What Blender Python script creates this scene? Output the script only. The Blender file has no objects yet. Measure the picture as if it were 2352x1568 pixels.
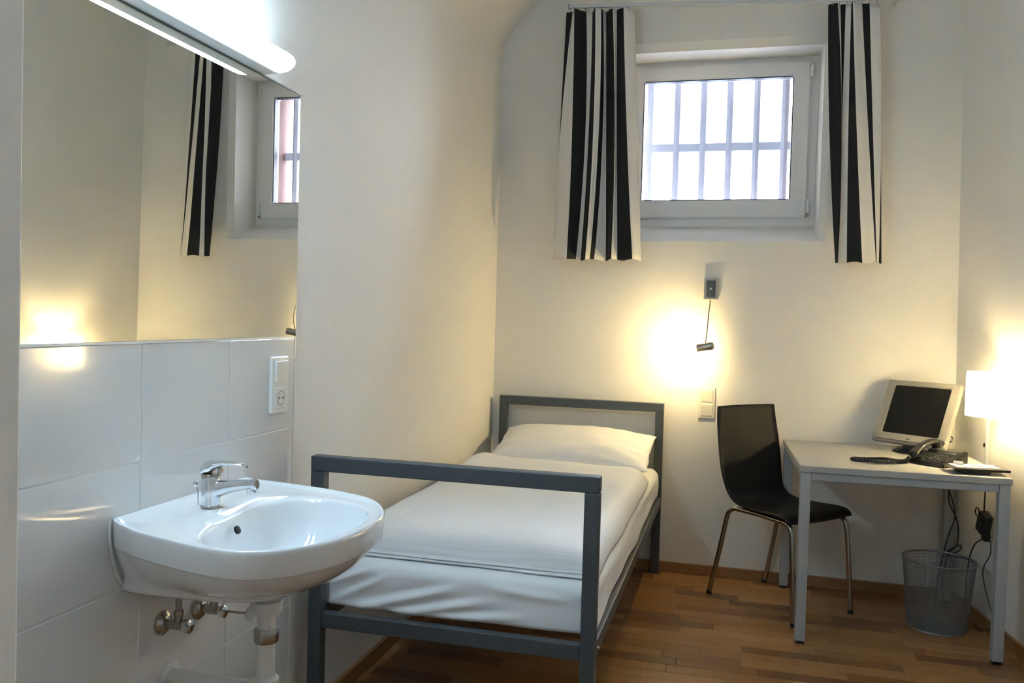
import bpy, bmesh, math, random
from mathutils import Vector, Matrix
random.seed(7)
scene = bpy.context.scene
COL = scene.collection

# ------------------------------------------------------------------ camera
cam_d = bpy.data.cameras.new('camera'); cam = bpy.data.objects.new('camera', cam_d); COL.objects.link(cam)
F_PX, YAW, PITCH, ROLL = 1958.3252, 0.2577, -0.0293, 0.0283
cam_d.sensor_fit = 'HORIZONTAL'; cam_d.sensor_width = 36.0; cam_d.lens = F_PX/2352*36.0
cam_d.clip_start = 0.02
fw = Vector((-math.sin(YAW)*math.cos(PITCH), math.cos(YAW)*math.cos(PITCH), math.sin(PITCH)))
r0 = Vector((math.cos(YAW), math.sin(YAW), 0)); u0 = r0.cross(fw)
rt = math.cos(ROLL)*r0 + math.sin(ROLL)*u0
up = -math.sin(ROLL)*r0 + math.cos(ROLL)*u0
m3 = Matrix((rt, up, -fw)).transposed()
cam.matrix_world = Matrix.Translation((1.2815, -4.4917, 1.3079)) @ m3.to_4x4()
scene.camera = cam

# ------------------------------------------------------------------ world (overcast evening sky), exposure
w = bpy.data.worlds.new('world'); scene.world = w; w.use_nodes = True
bg = w.node_tree.nodes['Background']
bg.inputs[0].default_value = (0.84, 0.86, 1.0, 1); bg.inputs[1].default_value = 3.7
_nt = w.node_tree
_tc = _nt.nodes.new('ShaderNodeTexCoord'); _sp = _nt.nodes.new('ShaderNodeSeparateXYZ'); _nt.links.new(_tc.outputs['Generated'], _sp.inputs[0])
_mr = _nt.nodes.new('ShaderNodeMapRange'); _mr.inputs[1].default_value = -0.04; _mr.inputs[2].default_value = 0.02
_nt.links.new(_sp.outputs[2], _mr.inputs[0])
_mx = _nt.nodes.new('ShaderNodeMix'); _mx.data_type = 'RGBA'; _nt.links.new(_mr.outputs[0], _mx.inputs[0])
_mx.inputs[6].default_value = (0.17, 0.19, 0.25, 1); _mx.inputs[7].default_value = (0.80, 0.84, 1.0, 1)
_nt.links.new(_mx.outputs[2], bg.inputs[0])
vs = scene.view_settings
vs.view_transform = 'Standard'; vs.look = 'None'; vs.gamma = 1.0; vs.use_curve_mapping = False; vs.exposure = 4.0
TUBE_POWER, READ_POWER, TABLE_POWER = 3.8, 108.0, 37.0
COOL = (0.56, 0.79, 1.0); WARM = (1.0, 0.80, 0.43); WARM_READ = (1.0, 0.76, 0.35)

# ------------------------------------------------------------------ materials
def mat(name, col, rough=0.5, metal=0.0, var=0.0, vscale=8.0, bump=0.0, bscale=60.0, trans=0.0, spec=None, coat=0.0, stretch=None, sheen=0.0):
    m = bpy.data.materials.new(name); m.use_nodes = True
    nt = m.node_tree; b = nt.nodes['Principled BSDF']
    b.inputs['Roughness'].default_value = rough; b.inputs['Metallic'].default_value = metal
    b.inputs['Base Color'].default_value = (*col, 1)
    if trans: b.inputs['Transmission Weight'].default_value = trans
    if spec is not None: b.inputs['Specular IOR Level'].default_value = spec
    if coat: b.inputs['Coat Weight'].default_value = coat
    if sheen: b.inputs['Sheen Weight'].default_value = sheen
    tc = nt.nodes.new('ShaderNodeTexCoord'); vec = tc.outputs['Object']
    if stretch:
        mp = nt.nodes.new('ShaderNodeMapping'); mp.inputs['Scale'].default_value = stretch
        nt.links.new(vec, mp.inputs[0]); vec = mp.outputs[0]
    n = nt.nodes.new('ShaderNodeTexNoise'); n.inputs['Scale'].default_value = vscale; n.inputs['Detail'].default_value = 5
    nt.links.new(vec, n.inputs['Vector'])
    mx = nt.nodes.new('ShaderNodeMix'); mx.data_type = 'RGBA'
    v = max(var, 0.02)
    mx.inputs[6].default_value = (*[c*(1-v) for c in col], 1); mx.inputs[7].default_value = (*[min(1, c*(1+v)) for c in col], 1)
    nt.links.new(n.outputs['Fac'], mx.inputs[0]); nt.links.new(mx.outputs[2], b.inputs['Base Color'])
    if bump:
        n2 = nt.nodes.new('ShaderNodeTexNoise'); n2.inputs['Scale'].default_value = bscale; n2.inputs['Detail'].default_value = 4
        nt.links.new(vec, n2.inputs['Vector'])
        bp = nt.nodes.new('ShaderNodeBump'); bp.inputs['Strength'].default_value = bump; bp.inputs['Distance'].default_value = 0.004
        nt.links.new(n2.outputs['Fac'], bp.inputs['Height']); nt.links.new(bp.outputs[0], b.inputs['Normal'])
    return m

def emis(name, col, strength):
    m = bpy.data.materials.new(name); m.use_nodes = True; nt = m.node_tree
    nt.nodes.remove(nt.nodes['Principled BSDF']); e = nt.nodes.new('ShaderNodeEmission')
    e.inputs[0].default_value = (*col, 1); e.inputs[1].default_value = strength
    nt.links.new(e.outputs[0], nt.nodes['Material Output'].inputs[0]); return m

def translucent(name, col, f=0.6):
    m = bpy.data.materials.new(name); m.use_nodes = True; nt = m.node_tree
    nt.nodes.remove(nt.nodes['Principled BSDF'])
    a = nt.nodes.new('ShaderNodeBsdfDiffuse'); a.inputs[0].default_value = (*col, 1)
    t = nt.nodes.new('ShaderNodeBsdfTranslucent'); t.inputs[0].default_value = (*col, 1)
    x = nt.nodes.new('ShaderNodeMixShader'); x.inputs[0].default_value = f
    nt.links.new(a.outputs[0], x.inputs[1]); nt.links.new(t.outputs[0], x.inputs[2])
    nt.links.new(x.outputs[0], nt.nodes['Material Output'].inputs[0]); return m

def pane_mat(name):
    m = bpy.data.materials.new(name); m.use_nodes = True; nt = m.node_tree
    nt.nodes.remove(nt.nodes['Principled BSDF'])
    t = nt.nodes.new('ShaderNodeBsdfTransparent'); t.inputs[0].default_value = (0.93, 0.96, 0.97, 1)
    g = nt.nodes.new('ShaderNodeBsdfGlossy'); g.inputs['Roughness'].default_value = 0.0
    fr = nt.nodes.new('ShaderNodeFresnel'); fr.inputs[0].default_value = 1.45
    x = nt.nodes.new('ShaderNodeMixShader'); nt.links.new(fr.outputs[0], x.inputs[0])
    nt.links.new(t.outputs[0], x.inputs[1]); nt.links.new(g.outputs[0], x.inputs[2])
    nt.links.new(x.outputs[0], nt.nodes['Material Output'].inputs[0]); return m

def linen_mat(name, axis='X', freq=60.0):
    """white cotton with satin stripes woven in (only the sheen and a trace of tone differ)"""
    m = mat(name, (0.84, 0.835, 0.83), 0.75, var=0.02, vscale=5, bump=0.25, bscale=25, sheen=0.15)
    nt = m.node_tree; b = nt.nodes['Principled BSDF']
    tc = nt.nodes.new('ShaderNodeTexCoord'); wv = nt.nodes.new('ShaderNodeTexWave')
    wv.wave_type = 'BANDS'; wv.bands_direction = axis; wv.inputs['Scale'].default_value = freq/ (2*math.pi) * 1.0
    wv.inputs['Distortion'].default_value = 0.4
    nt.links.new(tc.outputs['Object'], wv.inputs['Vector'])
    mr = nt.nodes.new('ShaderNodeMapRange'); mr.inputs[1].default_value = 0.35; mr.inputs[2].default_value = 0.65
    mr.inputs[3].default_value = 0.8; mr.inputs[4].default_value = 0.42
    nt.links.new(wv.outputs['Fac'], mr.inputs[0]); nt.links.new(mr.outputs[0], b.inputs['Roughness'])
    src = b.inputs['Base Color'].links[0].from_socket
    mr2 = nt.nodes.new('ShaderNodeMapRange'); mr2.inputs[1].default_value = 0.35; mr2.inputs[2].default_value = 0.65
    mr2.inputs[3].default_value = 0.955; mr2.inputs[4].default_value = 1.0
    nt.links.new(wv.outputs['Fac'], mr2.inputs[0])
    mm = nt.nodes.new('ShaderNodeVectorMath'); mm.operation = 'SCALE'
    nt.links.new(src, mm.inputs[0]); nt.links.new(mr2.outputs[0], mm.inputs['Scale']); nt.links.new(mm.outputs[0], b.inputs['Base Color'])
    return m

def wood_mat(name, c):
    return mat(name, c, 0.32, var=0.30, vscale=9, bump=0.08, bscale=40, stretch=(1.2, 14, 14))

M = dict(
    wall=mat('wall_paint', (0.80, 0.775, 0.725), 0.85, var=0.015, vscale=3, bump=0.25, bscale=45),
    ceil=mat('ceiling_paint', (0.80, 0.77, 0.71), 0.9, var=0.02, vscale=3, bump=0.15, bscale=40),
    tile=mat('glazed_tile', (0.74, 0.735, 0.72), 0.07, var=0.01, vscale=2, coat=0.3),
    grout=mat('grout', (0.78, 0.77, 0.75), 0.9, var=0.05),
    ceramic=mat('ceramic', (0.83, 0.85, 0.86), 0.05, var=0.005, coat=0.5),
    chrome=mat('chrome', (0.72, 0.74, 0.76), 0.10, 1.0, var=0.03),
    chrome_dull=mat('dull_chrome', (0.42, 0.40, 0.36), 0.25, 1.0, var=0.06),
    steel=mat('brushed_steel', (0.46, 0.43, 0.39), 0.38, 1.0, var=0.06, stretch=(1, 1, 30)),
    mirror=mat('mirror_silver', (0.80, 0.80, 0.75), 0.0, 1.0, var=0.0),
    mirror_edge=mat('mirror_edge', (0.10, 0.13, 0.11), 0.3),
    bedmetal=mat('bed_metal', (0.085, 0.098, 0.11), 0.42, 0.35, var=0.10, vscale=20, bump=0.05, bscale=200),
    white_plastic=mat('white_plastic', (0.80, 0.79, 0.75), 0.30, var=0.01),
    cream_plastic=mat('cream_plastic', (0.76, 0.73, 0.64), 0.35, var=0.01),
    socket_dark=mat('socket_grey', (0.36, 0.36, 0.34), 0.5),
    upvc=mat('window_plastic', (0.88, 0.86, 0.83), 0.3, var=0.01),
    gasket=mat('gasket', (0.012, 0.012, 0.03), 0.5),
    black=mat('black_plastic', (0.007, 0.007, 0.007), 0.4, var=0.1),
    dark=mat('dark_plastic', (0.010, 0.010, 0.0105), 0.38, var=0.08, bump=0.05, bscale=300),
    key=mat('key_plastic', (0.035, 0.036, 0.038), 0.4),
    curtain_black=mat('curtain_black', (0.008, 0.0085, 0.0095), 0.9, var=0.2, vscale=30, bump=0.1, bscale=400),
    curtain_white=mat('curtain_white', (0.74, 0.72, 0.69), 0.9, var=0.02, vscale=30, bump=0.15, bscale=400),
    lamp_house=mat('lamp_housing', (0.62, 0.64, 0.66), 0.4, 0.2, var=0.02),
    cap=translucent('diffuser_cap_plastic', (0.95, 0.95, 0.95), 0.75),
    tube=emis('fluorescent_diffuser', COOL, TUBE_POWER),
    readbulb=emis('reading_bulb', WARM_READ, READ_POWER),
    tablebulb=emis('table_bulb', WARM, TABLE_POWER),
    shade=translucent('lamp_shade_fabric', (0.97, 0.955, 0.92), 0.86),
    seam=translucent('shade_seam', (0.93, 0.86, 0.70), 0.7),
    stem=mat('lamp_stem', (0.84, 0.82, 0.78), 0.16, 0.0, coat=0.5),
    silver=mat('monitor_silver', (0.34, 0.32, 0.28), 0.42, 0.25, var=0.02),
    screen=mat('monitor_screen', (0.007, 0.006, 0.005), 0.3, var=0.05, spec=0.25),
    table_top=mat('table_laminate', (0.46, 0.45, 0.425), 0.45, var=0.02, vscale=30),
    table_leg=mat('table_metal', (0.43, 0.45, 0.46), 0.42, 0.2, var=0.03),
    chair=mat('chair_shell', (0.0085, 0.0062, 0.0048), 0.48, spec=0.35, var=0.25, vscale=6, stretch=(6, 6, 1), bump=0.04, bscale=90),
    linen=linen_mat('striped_linen', 'X', 150.0),
    linen_duvet=linen_mat('striped_duvet_linen', 'Y', 150.0),
    sheet=mat('bed_sheet', (0.84, 0.84, 0.84), 0.8, var=0.02, bump=0.3, bscale=18, sheen=0.1),
    wire=mat('basket_wire', (0.24, 0.255, 0.26), 0.4, 0.7, var=0.05),
    oak=wood_mat('oak_skirting', (0.30, 0.155, 0.055)),
    paper=mat('paper', (0.80, 0.78, 0.74), 0.7, var=0.03),
    print_brown=mat('printed_brown', (0.16, 0.07, 0.04), 0.6, var=0.2),
    iron=mat('iron_bars', (0.20, 0.20, 0.225), 0.6, 0.1, var=0.10, vscale=20, bump=0.1),
    redwall=mat('outer_render', (0.11, 0.055, 0.045), 0.9, var=0.10, vscale=12, bump=0.3),
    trap=mat('trap_plastic', (0.72, 0.71, 0.68), 0.35),
    hose=mat('supply_hose', (0.30, 0.30, 0.30), 0.4, 0.5),
    glass=pane_mat('window_glass'),
    hole=mat('overflow_dark', (0.006, 0.007, 0.008), 0.6),
    seal=mat('silicone', (0.82, 0.82, 0.80), 0.3),
    logo=mat('monitor_logo', (0.10, 0.09, 0.08), 0.4),
    lcd=mat('phone_display', (0.045, 0.05, 0.045), 0.25),
)
PLANKS = [wood_mat('parquet_oak_%s' % n, c) for n, c in (('honey', (0.36, 0.18, 0.062)), ('amber', (0.31, 0.145, 0.045)), ('brown', (0.24, 0.105, 0.032)), ('pale', (0.41, 0.22, 0.085)), ('dark', (0.19, 0.082, 0.026)))]

# ------------------------------------------------------------------ helpers
def link(name, me, m, parent=None, smooth=False):
    o = bpy.data.objects.new(name, me); COL.objects.link(o)
    for k in (m if isinstance(m, (list, tuple)) else [m]): me.materials.append(k)
    if smooth:
        for p in me.polygons: p.use_smooth = True
    if parent is not None: o.parent = parent
    return o

def thing(name, label, cat, loc=(0, 0, 0), rotz=0.0, group=None):
    o = bpy.data.objects.new(name, None); COL.objects.link(o)
    o.empty_display_size = 0.05
    o.location = loc; o.rotation_euler = (0, 0, rotz); tag(o, label, cat, group); return o

def tag(o, label, cat, group=None):
    o['label'] = label; o['category'] = cat
    if group: o['group'] = group
    return o

def struct(o): o['kind'] = 'structure'; return o

def from_bm(name, bm, m, parent=None, smooth=False):
    me = bpy.data.meshes.new(name); bm.to_mesh(me); bm.free(); return link(name, me, m, parent, smooth)

def raw(name, verts, faces, m, parent=None, smooth=False):
    me = bpy.data.meshes.new(name); me.from_pydata([tuple(v) for v in verts], [], faces); me.update()
    bm = bmesh.new(); bm.from_mesh(me); bmesh.ops.recalc_face_normals(bm, faces=bm.faces); bm.to_mesh(me); bm.free()
    return link(name, me, m, parent, smooth)

def box(name, lo, hi, m, parent=None, bev=0.0, seg=2, rot=None, origin=None):
    bm = bmesh.new(); bmesh.ops.create_cube(bm, size=1)
    lo = Vector(lo); hi = Vector(hi); c = (lo+hi)/2; s = hi-lo
    for v in bm.verts: v.co = Vector((v.co.x*s.x, v.co.y*s.y, v.co.z*s.z))
    if bev: bmesh.ops.bevel(bm, geom=list(bm.edges), offset=bev, segments=seg, affect='EDGES', profile=0.5)
    for v in bm.verts:
        if rot is not None: v.co = rot @ v.co
        v.co += c
    return from_bm(name, bm, m, parent)

def autosmooth(o, ang=40):
    me = o.data
    for p in me.polygons: p.use_smooth = True
    bm = bmesh.new(); bm.from_mesh(me)
    for e in bm.edges:
        e.smooth = not (len(e.link_faces) != 2 or e.calc_face_angle(0) > math.radians(ang))
    bm.to_mesh(me); bm.free(); return o

def loft(name, rings, m, parent=None, closed=True, cap0=True, cap1=True, smooth=True, ang=40):
    n = len(rings[0]); verts = [p for r in rings for p in r]; faces = []
    for i in range(len(rings)-1):
        for j in range(n if closed else n-1):
            k = (j+1) % n
            faces.append((i*n+j, i*n+k, (i+1)*n+k, (i+1)*n+j))
    if cap0: faces.append(tuple(range(n-1, -1, -1)))
    if cap1: faces.append(tuple((len(rings)-1)*n+j for j in range(n)))
    o = raw(name, verts, faces, m, parent)
    return autosmooth(o, ang) if smooth else o

def spline(pts, n=8, closed=False):
    P = [Vector(p) for p in pts]; out = []
    L = len(P)
    rng = range(L) if closed else range(L-1)
    for i in rng:
        if closed: a, b, c, d = P[(i-1) % L], P[i], P[(i+1) % L], P[(i+2) % L]
        else: a, b, c, d = P[max(i-1, 0)], P[i], P[i+1], P[min(i+2, L-1)]
        for k in range(n):
            t = k/n
            out.append(0.5*((2*b)+(c-a)*t+(2*a-5*b+4*c-d)*t*t+(3*b-3*c+d-a)*t**3))
    if not closed: out.append(P[-1])
    return out

def tube_rings(pts, rad, seg=12, sect=None):
    pts = [Vector(p) for p in pts]; rings = []
    t0 = (pts[1]-pts[0]).normalized(); nrm = t0.orthogonal().normalized()
    for i, p in enumerate(pts):
        t = ((pts[min(i+1, len(pts)-1)]-pts[max(i-1, 0)])).normalized()
        nrm = (nrm - t*nrm.dot(t)).normalized(); bn = t.cross(nrm)
        r = rad[i] if isinstance(rad, (list, tuple)) else rad
        rings.append([p + (nrm*math.cos(a)+bn*math.sin(a))*r for a in [2*math.pi*k/seg for k in range(seg)]])
    return rings

def tube(name, pts, rad, m, parent=None, seg=12):
    return loft(name, tube_rings(pts, rad, seg), m, parent)

def lathe(name, prof, m, parent=None, seg=32, loc=(0, 0, 0), rot=None, ang=35):
    rings = []
    for r, z in prof:
        rr = []
        for k in range(seg):
            a = 2*math.pi*k/seg; v = Vector((max(r, 1e-4)*math.cos(a), max(r, 1e-4)*math.sin(a), z))
            if rot is not None: v = rot @ v
            rr.append(v+Vector(loc))
        rings.append(rr)
    return loft(name, rings, m, parent, ang=ang)

def frame(name, x0, x1, z0, z1, wd, y0, y1, m, parent=None, bev=0.0):
    """rectangular ring in the XZ plane with member width wd (l, r, b, t)"""
    l, r, b, t = wd
    bm = bmesh.new()
    o = [(x0, z0), (x1, z0), (x1, z1), (x0, z1)]; i = [(x0+l, z0+b), (x1-r, z0+b), (x1-r, z1-t), (x0+l, z1-t)]
    V = lambda p, y: bm.verts.new((p[0], y, p[1]))
    of = [V(p, y0) for p in o]; inf = [V(p, y0) for p in i]; ob = [V(p, y1) for p in o]; ib = [V(p, y1) for p in i]
    for k in range(4):
        j = (k+1) % 4
        bm.faces.new((of[k], of[j], inf[j], inf[k])); bm.faces.new((ob[j], ob[k], ib[k], ib[j]))
        bm.faces.new((of[j], of[k], ob[k], ob[j])); bm.faces.new((inf[k], inf[j], ib[j], ib[k]))
    bmesh.ops.recalc_face_normals(bm, faces=bm.faces)
    if bev: bmesh.ops.bevel(bm, geom=[e for e in bm.edges if e.calc_face_angle(0) > 1], offset=bev, segments=2, affect='EDGES')
    return from_bm(name, bm, m, parent)

def solidify(o, t, off=0.0):
    s = o.modifiers.new('thickness', 'SOLIDIFY'); s.thickness = t; s.offset = off; return o

RX = lambda a: Matrix.Rotation(a, 3, 'X')
RY = lambda a: Matrix.Rotation(a, 3, 'Y')
RZ = lambda a: Matrix.Rotation(a, 3, 'Z')

# ------------------------------------------------------------------ the room shell
YF = -5.0                       # wall behind the photographer
def WX(y, z):                   # right wall: splayed, leaning a little
    return 2.325 - 0.019*z - 0.15*max(y, -1.4)
ZS = 2.677                      # springing of the vault
ZR = 3.03                       # springing on the right, much higher
def vault(y, n=28):
    xr = WX(y, ZR); cx = 1.15; out = []
    for k in range(n+1):
        t = math.pi*k/n; c, q = math.cos(t), math.sin(t)
        if c >= 0: out.append(Vector((cx - cx*c, y, ZS + 0.56*q)))
        else: out.append(Vector((cx - (xr-cx)*c, y, ZR + (ZS+0.56-ZR)*q)))
    return out

struct(box('floor', (-0.02, YF, -0.06), (2.62, 0.02, -0.012), M['oak']))
floor = bpy.data.objects['floor']
# parquet strips run along the window wall
def plank_mesh(L, wdt, m):
    o = box('plank', (0, 0, 0), (L, wdt, 0.012), m, None, bev=0.0012, seg=1); me = o.data
    bpy.data.objects.remove(o); return me
PW = 0.072
lens = [0.30, 0.38, 0.46]
pm = {(L, i): plank_mesh(L-0.0008, PW-0.0008, PLANKS[i]) for L in lens for i in range(5)}
row = 0; y = -PW
rest_v, rest_f, rest_m = [], [], []
while y > YF:
    x = -random.random()*0.35
    while x < 2.60:
        L = random.choice(lens); i = random.choice([0, 0, 1, 1, 2, 3, 4])
        x0, x1 = max(x, 0.0), min(x+L, 2.60)
        if x1-x0 > 0.01:
            if y > -2.05:
                if x0 == x and x1 == x+L:
                    me = pm[(L, i)]
                else:
                    me = plank_mesh(x1-x0-0.0008, PW-0.0008, PLANKS[i])
                o = bpy.data.objects.new('plank', me); COL.objects.link(o); o.location = (x0, y, -0.012); o.parent = floor
            else:
                b = len(rest_v); h = 0.0006
                rest_v += [(x0+h, y+h, 0), (x1-h, y+h, 0), (x1-h, y+PW-h, 0), (x0+h, y+PW-h, 0)]
                rest_f.append((b, b+1, b+2, b+3)); rest_m.append(i)
        x += L
    y -= PW
me = bpy.data.meshes.new('parquet'); me.from_pydata(rest_v, [], rest_f); me.update()
po = link('parquet', me, PLANKS, floor); po['kind'] = 'stuff'
for p, i in zip(me.polygons, rest_m): p.material_index = i

wl = struct(raw('wall_left', [(0, YF, -0.01), (0, 0, -0.01), (0, 0, ZS), (0, YF, ZS)], [(0, 1, 2, 3)], M['wall']))
ys = [0.0, -0.35, -0.7, -1.05, -1.4, YF]
rv = []
for yy in ys: rv += [(WX(yy, 0), yy, -0.01), (WX(yy, ZR), yy, ZR)]
struct(raw('wall_right', rv, [(2*i, 2*i+1, 2*i+3, 2*i+2) for i in range(len(ys)-1)], M['wall']))
struct(loft('ceiling', [vault(yy) for yy in ys], M['ceil'], None, closed=False, cap0=False, cap1=False, ang=60))
vf = vault(YF)
struct(raw('wall_front', [(0, YF, -0.01), (WX(YF, 0), YF, -0.01)] + [tuple(v) for v in reversed(vf)], [tuple(range(2+len(vf)))], M['wall']))
# projecting wall end beside the wash stand
struct(box('wall_entry', (0.0, YF+0.01, 0.0), (0.30, -3.500, 2.70), M['wall'], None, bev=0.004, seg=2))

# back wall with a splayed window niche (chamfered edge, sloped sill)
def niche_ring(x0, x1, z0, z1, y): return [Vector((x0, y, z0)), Vector((x1, y, z0)), Vector((x1, y, z1)), Vector((x0, y, z1))]
R0 = niche_ring(0.585, 1.690, 1.722, 2.742, 0.0)
R1 = niche_ring(0.612, 1.655, 1.730, 2.700, 0.022)
R2 = niche_ring(0.615, 1.648, 1.830, 2.712, 0.262)
bm = bmesh.new()
va = vault(0.0)
outer = [Vector((0, 0, -0.01)), Vector((WX(0, 0), 0, -0.01))] + list(reversed(va))
ov = [bm.verts.new(p) for p in outer]; iv = [bm.verts.new(p) for p in R0]
edges = [bm.edges.new((ov[i], ov[(i+1) % len(ov)])) for i in range(len(ov))] + [bm.edges.new((iv[i], iv[(i+1) % 4])) for i in range(4)]
bmesh.ops.triangle_fill(bm, use_beauty=True, use_dissolve=False, edges=edges)
prev = iv
for R in (R1, R2):
    cur = [bm.verts.new(p) for p in R]
    for i in range(4): bm.faces.new((prev[i], prev[(i+1) % 4], cur[(i+1) % 4], cur[i]))
    prev = cur
bmesh.ops.recalc_face_normals(bm, faces=bm.faces)
struct(from_bm('wall_back', bm, M['wall']))

# skirting
struct(box('baseboard_back', (0.012, -0.016, 0.0), (2.322, -0.001, 0.055), M['oak'], None, bev=0.003))
struct(box('baseboard_left', (0.001, -2.19, 0.0), (0.016, -0.017, 0.055), M['oak'], None, bev=0.003))
sk = []
for yy in (-0.02, -1.4, YF+0.02):
    xw = WX(yy, 0)
    sk.append([Vector((xw-0.016, yy, 0.0)), Vector((xw-0.001, yy, 0.0)), Vector((xw-0.001, yy, 0.055)), Vector((xw-0.016, yy, 0.055))])
struct(loft('baseboard_right', sk, M['oak'], ang=20))

# wall tiles under the mirror (children of the wall)
yb = [-2.195, -2.530, -2.870, -3.210, -3.498]
zb = [1.226, 0.960, 0.692, 0.424, 0.156, 0.002]
for j in range(5):
    for i in range(4):
        box('tile', (0.0, yb[i+1]+0.0018, zb[j+1]+0.0018), (0.0050, yb[i]-0.0018, zb[j]-0.0018), M['tile'], wl, bev=0.0016, seg=2)
box('grout', (-0.004, yb[-1], 0.0), (0.0034, yb[0]+0.0015, zb[0]), M['grout'], wl)
box('tile_trim', (0.0, yb[0]+0.0015, 0.0), (0.0056, yb[0]+0.006, zb[0]+0.002), M['white_plastic'], wl)
box('sealant_strip', (0.0, yb[-1], zb[0]-0.001), (0.0060, yb[0]+0.001, zb[0]+0.004), M['seal'], wl)

# ------------------------------------------------------------------ window
win = bpy.data.objects.new('window_1', None); COL.objects.link(win); win.location = (1.135, 0.25, 1.83); struct(win)
win['label'] = 'small white plastic window in the niche above the reading lamp'
WO = Vector(win.location)
def wloc(a, b, c): return (a-WO.x, b-WO.y, c-WO.z)
def wframe(name, x0, x1, z0, z1, wd, y0, y1, m, par, bev=0.0):
    return frame(name, x0-WO.x, x1-WO.x, z0-WO.z, z1-WO.z, wd, y0-WO.y, y1-WO.y, m, par, bev)
wframe('outer_frame', 0.600, 1.662, 1.816, 2.726, (0.065, 0.065, 0.065, 0.045), 0.2455, 0.32, M['upvc'], win, 0.004)
sash = wframe('sash', 0.650, 1.607, 1.868, 2.684, (0.094, 0.082, 0.094, 0.075), 0.222, 0.30, M['upvc'], win, 0.006)
wframe('gasket', 0.740, 1.529, 1.958, 2.613, (0.009, 0.009, 0.009, 0.009), 0.232, 0.272, M['gasket'], win)
box('pane', wloc(0.742, 0.262, 1.960), wloc(1.527, 0.268, 2.611), M['glass'], win)
for z0, z1 in ((1.890, 1.965), (2.60, 2.66)):
    box('hinge', wloc(1.606, 0.212, z0), wloc(1.620, 0.245, z1), M['upvc'], win, bev=0.003)
box('hinge_cap', wloc(1.603, 0.215, 1.872), wloc(1.617, 0.240, 1.886), M['socket_dark'], win, bev=0.002)
hd = box('handle', wloc(0.672, 0.190, 2.22), wloc(0.694, 0.206, 2.34), M['white_plastic'], win, bev=0.005)
box('handle_base', (-0.011+0.683-WO.x, 0.204-WO.y, 2.30-WO.z), (0.011+0.683-WO.x, 0.2225-WO.y, 2.36-WO.z), M['white_plastic'], hd, bev=0.004)

# outer reveal of the thick wall, in red-brown render
tr = struct(frame('trim_1', 0.30, 2.0, 1.45, 3.10, (0.32, 0.435, 0.45, 0.39), 0.325, 0.530, M['redwall']))
g = thing('window_grille', 'grey iron bars with one crossbar outside the window pane', 'window bars', (1.125, 0.452, 1.90))
for xb in (0.617, 0.760, 0.912, 1.057, 1.200, 1.345, 1.493):
    if xb < 0.63: continue
    tube('bar', [(xb-1.125, 0, 0.0), (xb-1.125, 0, 0.3), (xb-1.125, 0, 0.84)], 0.0235, M['iron'], g, seg=8)
box('crossbar', (0.62-1.125, -0.014, 0.366), (1.565-1.125, 0.014, 0.411), M['iron'], g, bev=0.002)

# ------------------------------------------------------------------ mirror
mi = thing('wall_mirror', 'large frameless mirror on the wall above the washbasin', 'mirror', (0.0, -2.86, 1.230))
box('edge', (0.0005, -0.637, 0.0), (0.0035, 0.672, 0.716), M['mirror_edge'], mi)
box('top_edge', (0.0005, -0.637, 0.7155), (0.0075, 0.672, 0.7185), M['mirror_edge'], mi)
box('glass', (0.0035, -0.6365, 0.0008), (0.0045, 0.671, 0.7150), M['mirror'], mi)

# ------------------------------------------------------------------ mirror lamp
ml = thing('mirror_lamp', 'long white fluorescent wall light over the top of the mirror', 'lamp', (0.0, -2.86, 1.949))
box('housing', (0.0012, -0.52, 0.0), (0.054, 0.465, 0.056), M['lamp_house'], ml, bev=0.004)
prof = [(0.0545 + 0.050*math.sin(math.pi*k/14), 0.029 - 0.0285*math.cos(math.pi*k/14)) for k in range(15)]
rings = []
for yy, s in ((-0.52, 1), (0.0, 1), (0.442, 1)):
    rings.append([Vector((0.0545+(px-0.0545)*s, yy, 0.029+(pz-0.029)*s)) for px, pz in prof])
loft('diffuser', rings, M['tube'], ml)
rings = []
for yy, s in ((0.4425, 1.01), (0.455, 1.0), (0.464, 0.95), (0.470, 0.84), (0.474, 0.64)):
    rings.append([Vector((0.0545+(px-0.0545)*s, yy, 0.029+(pz-0.029)*s)) for px, pz in prof])
loft('diffuser_cap', rings, M['cap'], ml)
box('end_cap', (0.006, 0.466, 0.003), (0.0535, 0.474, 0.053), M['white_plastic'], ml, bev=0.003)

# ------------------------------------------------------------------ washbasin
sk_ = thing('washbasin', 'white ceramic washbasin with chrome tap mounted on the tiled wall', 'sink', (0.0, -2.70, 0.65))
SO = Vector((0.0, -2.70, 0.65))
curve = [(0.0055, -2.930), (0.010, -2.962), (0.060, -2.992), (0.122, -3.021), (0.278, -3.068), (0.381, -3.078), (0.454, -3.043), (0.508, -2.965), (0.532, -2.878), (0.534, -2.770), (0.511, -2.671), (0.432, -2.562), (0.325, -2.508), (0.215, -2.478), (0.090, -2.455), (0.010, -2.446), (0.0055, -2.470)]
dense = [Vector((p.x, p.y, 0)) for p in spline([(a, b, 0) for a, b in curve], 10)]
bowl = spline([(a, b, 0) for a, b in [(0.232, -2.973), (0.203, -2.865), (0.202, -2.705), (0.245, -2.606), (0.355, -2.588), (0.450, -2.645), (0.492, -2.750), (0.490, -2.870), (0.466, -2.966), (0.400, -3.030), (0.330, -3.042), (0.270, -3.020)]], 10, True)
CC = Vector((0.27, -2.78, 0))
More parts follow.
